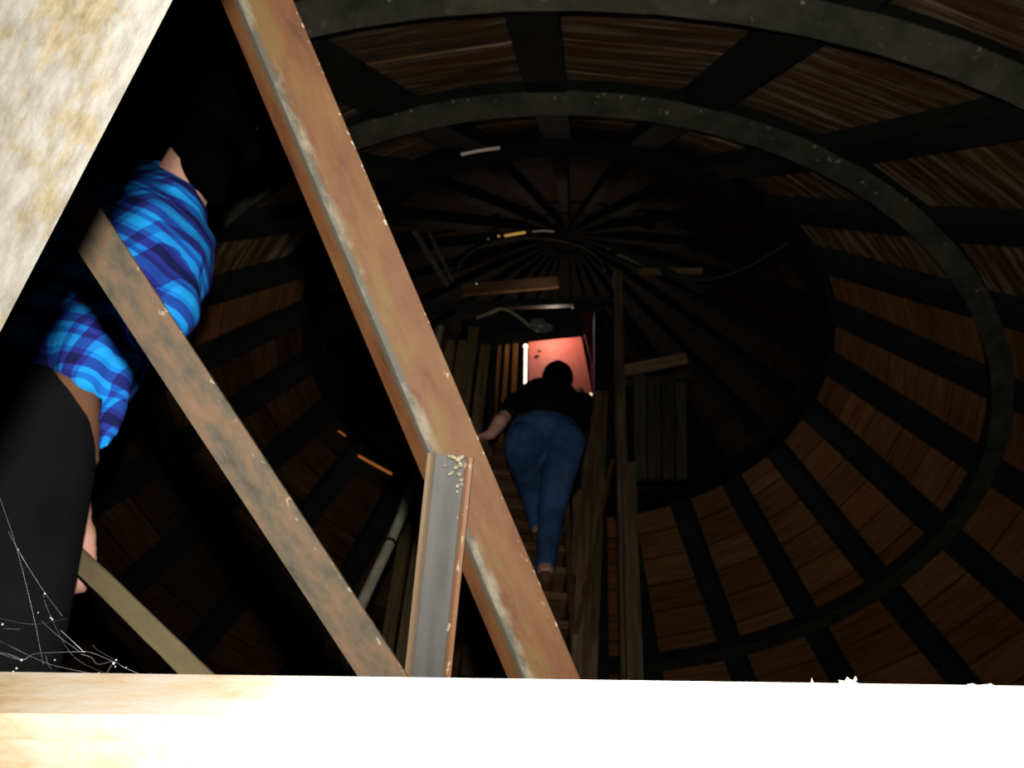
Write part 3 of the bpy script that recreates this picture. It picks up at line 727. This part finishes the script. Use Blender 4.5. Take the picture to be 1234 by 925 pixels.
# open shirt tail hanging beside the hip
shirt += [('e', at(148, 440, 1.455), (.022, .012, .045), rott), ('e', at(140, 478, 1.435), (.019, .009, .06), rott), ('e', at(137, 508, 1.42), (.014, .008, .055), rott), ('e', at(131, 518, 1.42), (.010, .008, .035), rott),
          ('c', at(118, 400, 1.47), .045, at(104, 455, 1.42), .026), ('c', at(96, 400, 1.46), .045, at(88, 448, 1.42), .024), ('c', at(130, 415, 1.47), .03, at(118, 468, 1.43), .014),
          ('c', at(178, 240, 1.75), .036, at(190, 208, 1.79), .024), ('c', at(232, 262, 1.72), .028, at(240, 256, 1.75), .016)]
blob('plaid_shirt', shirt, PL, p1, .007, 3)
blob('hair', [('e', hc1 - f1*.02 + u1*.02, (.095, .105, .108), rot1), ('e', hc1 - f1*.05 - u1*.06, (.085, .06, .07), rot1), ('e', hc1 - u1*.03 - f1*.045, (.105, .075, .10), rot1), ('c', hc1 - f1*.05 - u1*.06 + CR*.02, .07, at(252, 205, 1.72), .042), ('c', at(222, 150, 1.78), .045, at(226, 178, 1.72), .022), ('c', at(250, 200, 1.72), .04, at(262, 238, 1.72), .018), ('c', hc1 - f1*.05 - u1*.04 + CR*.04, .05, at(300, 180, 1.86), .04)], HAIR, p1, .008, 2)
for an in (an1, an1b):
    blob('shoe', [('c', an + V((0, -.03, -.05)), .042, an + V((0, .13, -.06)), .040), ('c', an + V((0, .13, -.06)), .04, an + V((0, .19, -.065)), .03)], BLACKC, p1, .007, 2)
tag(p1, 'person in blue plaid shirt and black trousers, face turned away, gripping a bar', 'person')
# platform under that person (outside the frame)
zp = min(an1.z, an1b.z) - .10
plat = empty('wood_platform', V((an1.x, an1.y, FZ)))
for k in range(5):
    bmx = bmesh.new(); box(bmx, (0, 0, 0), (.9, .12, .04)); obj('plank', bmx, FLOORM, plat, mw=M.Translation((an1.x - .1, an1.y - .2 + .127 * k, zp - .02)))
for sx_ in (-.4, .3):
    for sy in (-.2, .3): bar('leg', rect(.07, .07), V((an1.x + sx_, an1.y + sy, FZ)), V((an1.x + sx_, an1.y + sy, zp - .04)), V((0, -1, 0)), FLOORM, plat)
tag(plat, 'plank platform under the person in the plaid shirt', 'platform')

# ------------------------------------------------------------------ cobweb
WEB = plain('cobweb_silk', (.10, .10, .11), .5, 0, .3)
bm = bmesh.new(); DW = .40; rnd = random.Random(3)
def strand(pts, r=.00007):
    r *= .75
    tube(bm, spline([at(px, py, DW + (.02 * math.sin(px * .05))) for px, py in pts], 6), r, 4)
strand([(0, 787), (26, 795), (40, 788), (60, 786), (95, 785), (110, 786), (137, 797)], .00013)
strand([(-5, 786), (10, 788), (27, 795)], .00018)
strand([(0, 772), (20, 782), (60, 800), (115, 812)], .00006)
strand([(73, 759), (88, 773), (102, 786)], .00013)
strand([(98, 788), (110, 792), (118, 800), (137, 797), (150, 804), (178, 816)], .00009)
strand([(10, 640), (25, 668), (50, 708), (75, 742)], .00006)
strand([(0, 600), (20, 660), (40, 740), (52, 800)], .00004)
strand([(50, 748), (70, 766), (95, 784)], .00006)
strand([(52, 716), (60, 740), (88, 790), (130, 812)], .00003)
strand([(5, 757), (24, 758)], .00008)
strand([(0, 745), (40, 752), (80, 745)], .00003)
strand([(137, 797), (128, 812)], .00006)
strand([(112, 777), (118, 783), (140, 796)], .00005)
strand([(55, 790), (58, 800), (62, 806)], .00004)
for px, py, r in ((26, 795, .0008), (20, 805, .0007), (16, 809, .0006), (137, 799, .0009), (140, 795, .0006), (139, 803, .0005), (3, 752, .0007), (63, 746, .0006), (61, 744, .0005), (54, 715, .0006), (66, 795, .0005), (119, 811, .0006), (46, 738, .0004), (22, 662, .0004), (152, 804, .0004)):
    rr = bmesh.ops.create_icosphere(bm, subdivisions=1, radius=r * .75); bmesh.ops.translate(bm, verts=rr['verts'], vec=at(px, py, DW))
tag(obj('cobweb', bm, WEB), 'wispy dusty cobweb strung above the left end of the pale beam', 'cobweb', None, 'stuff')
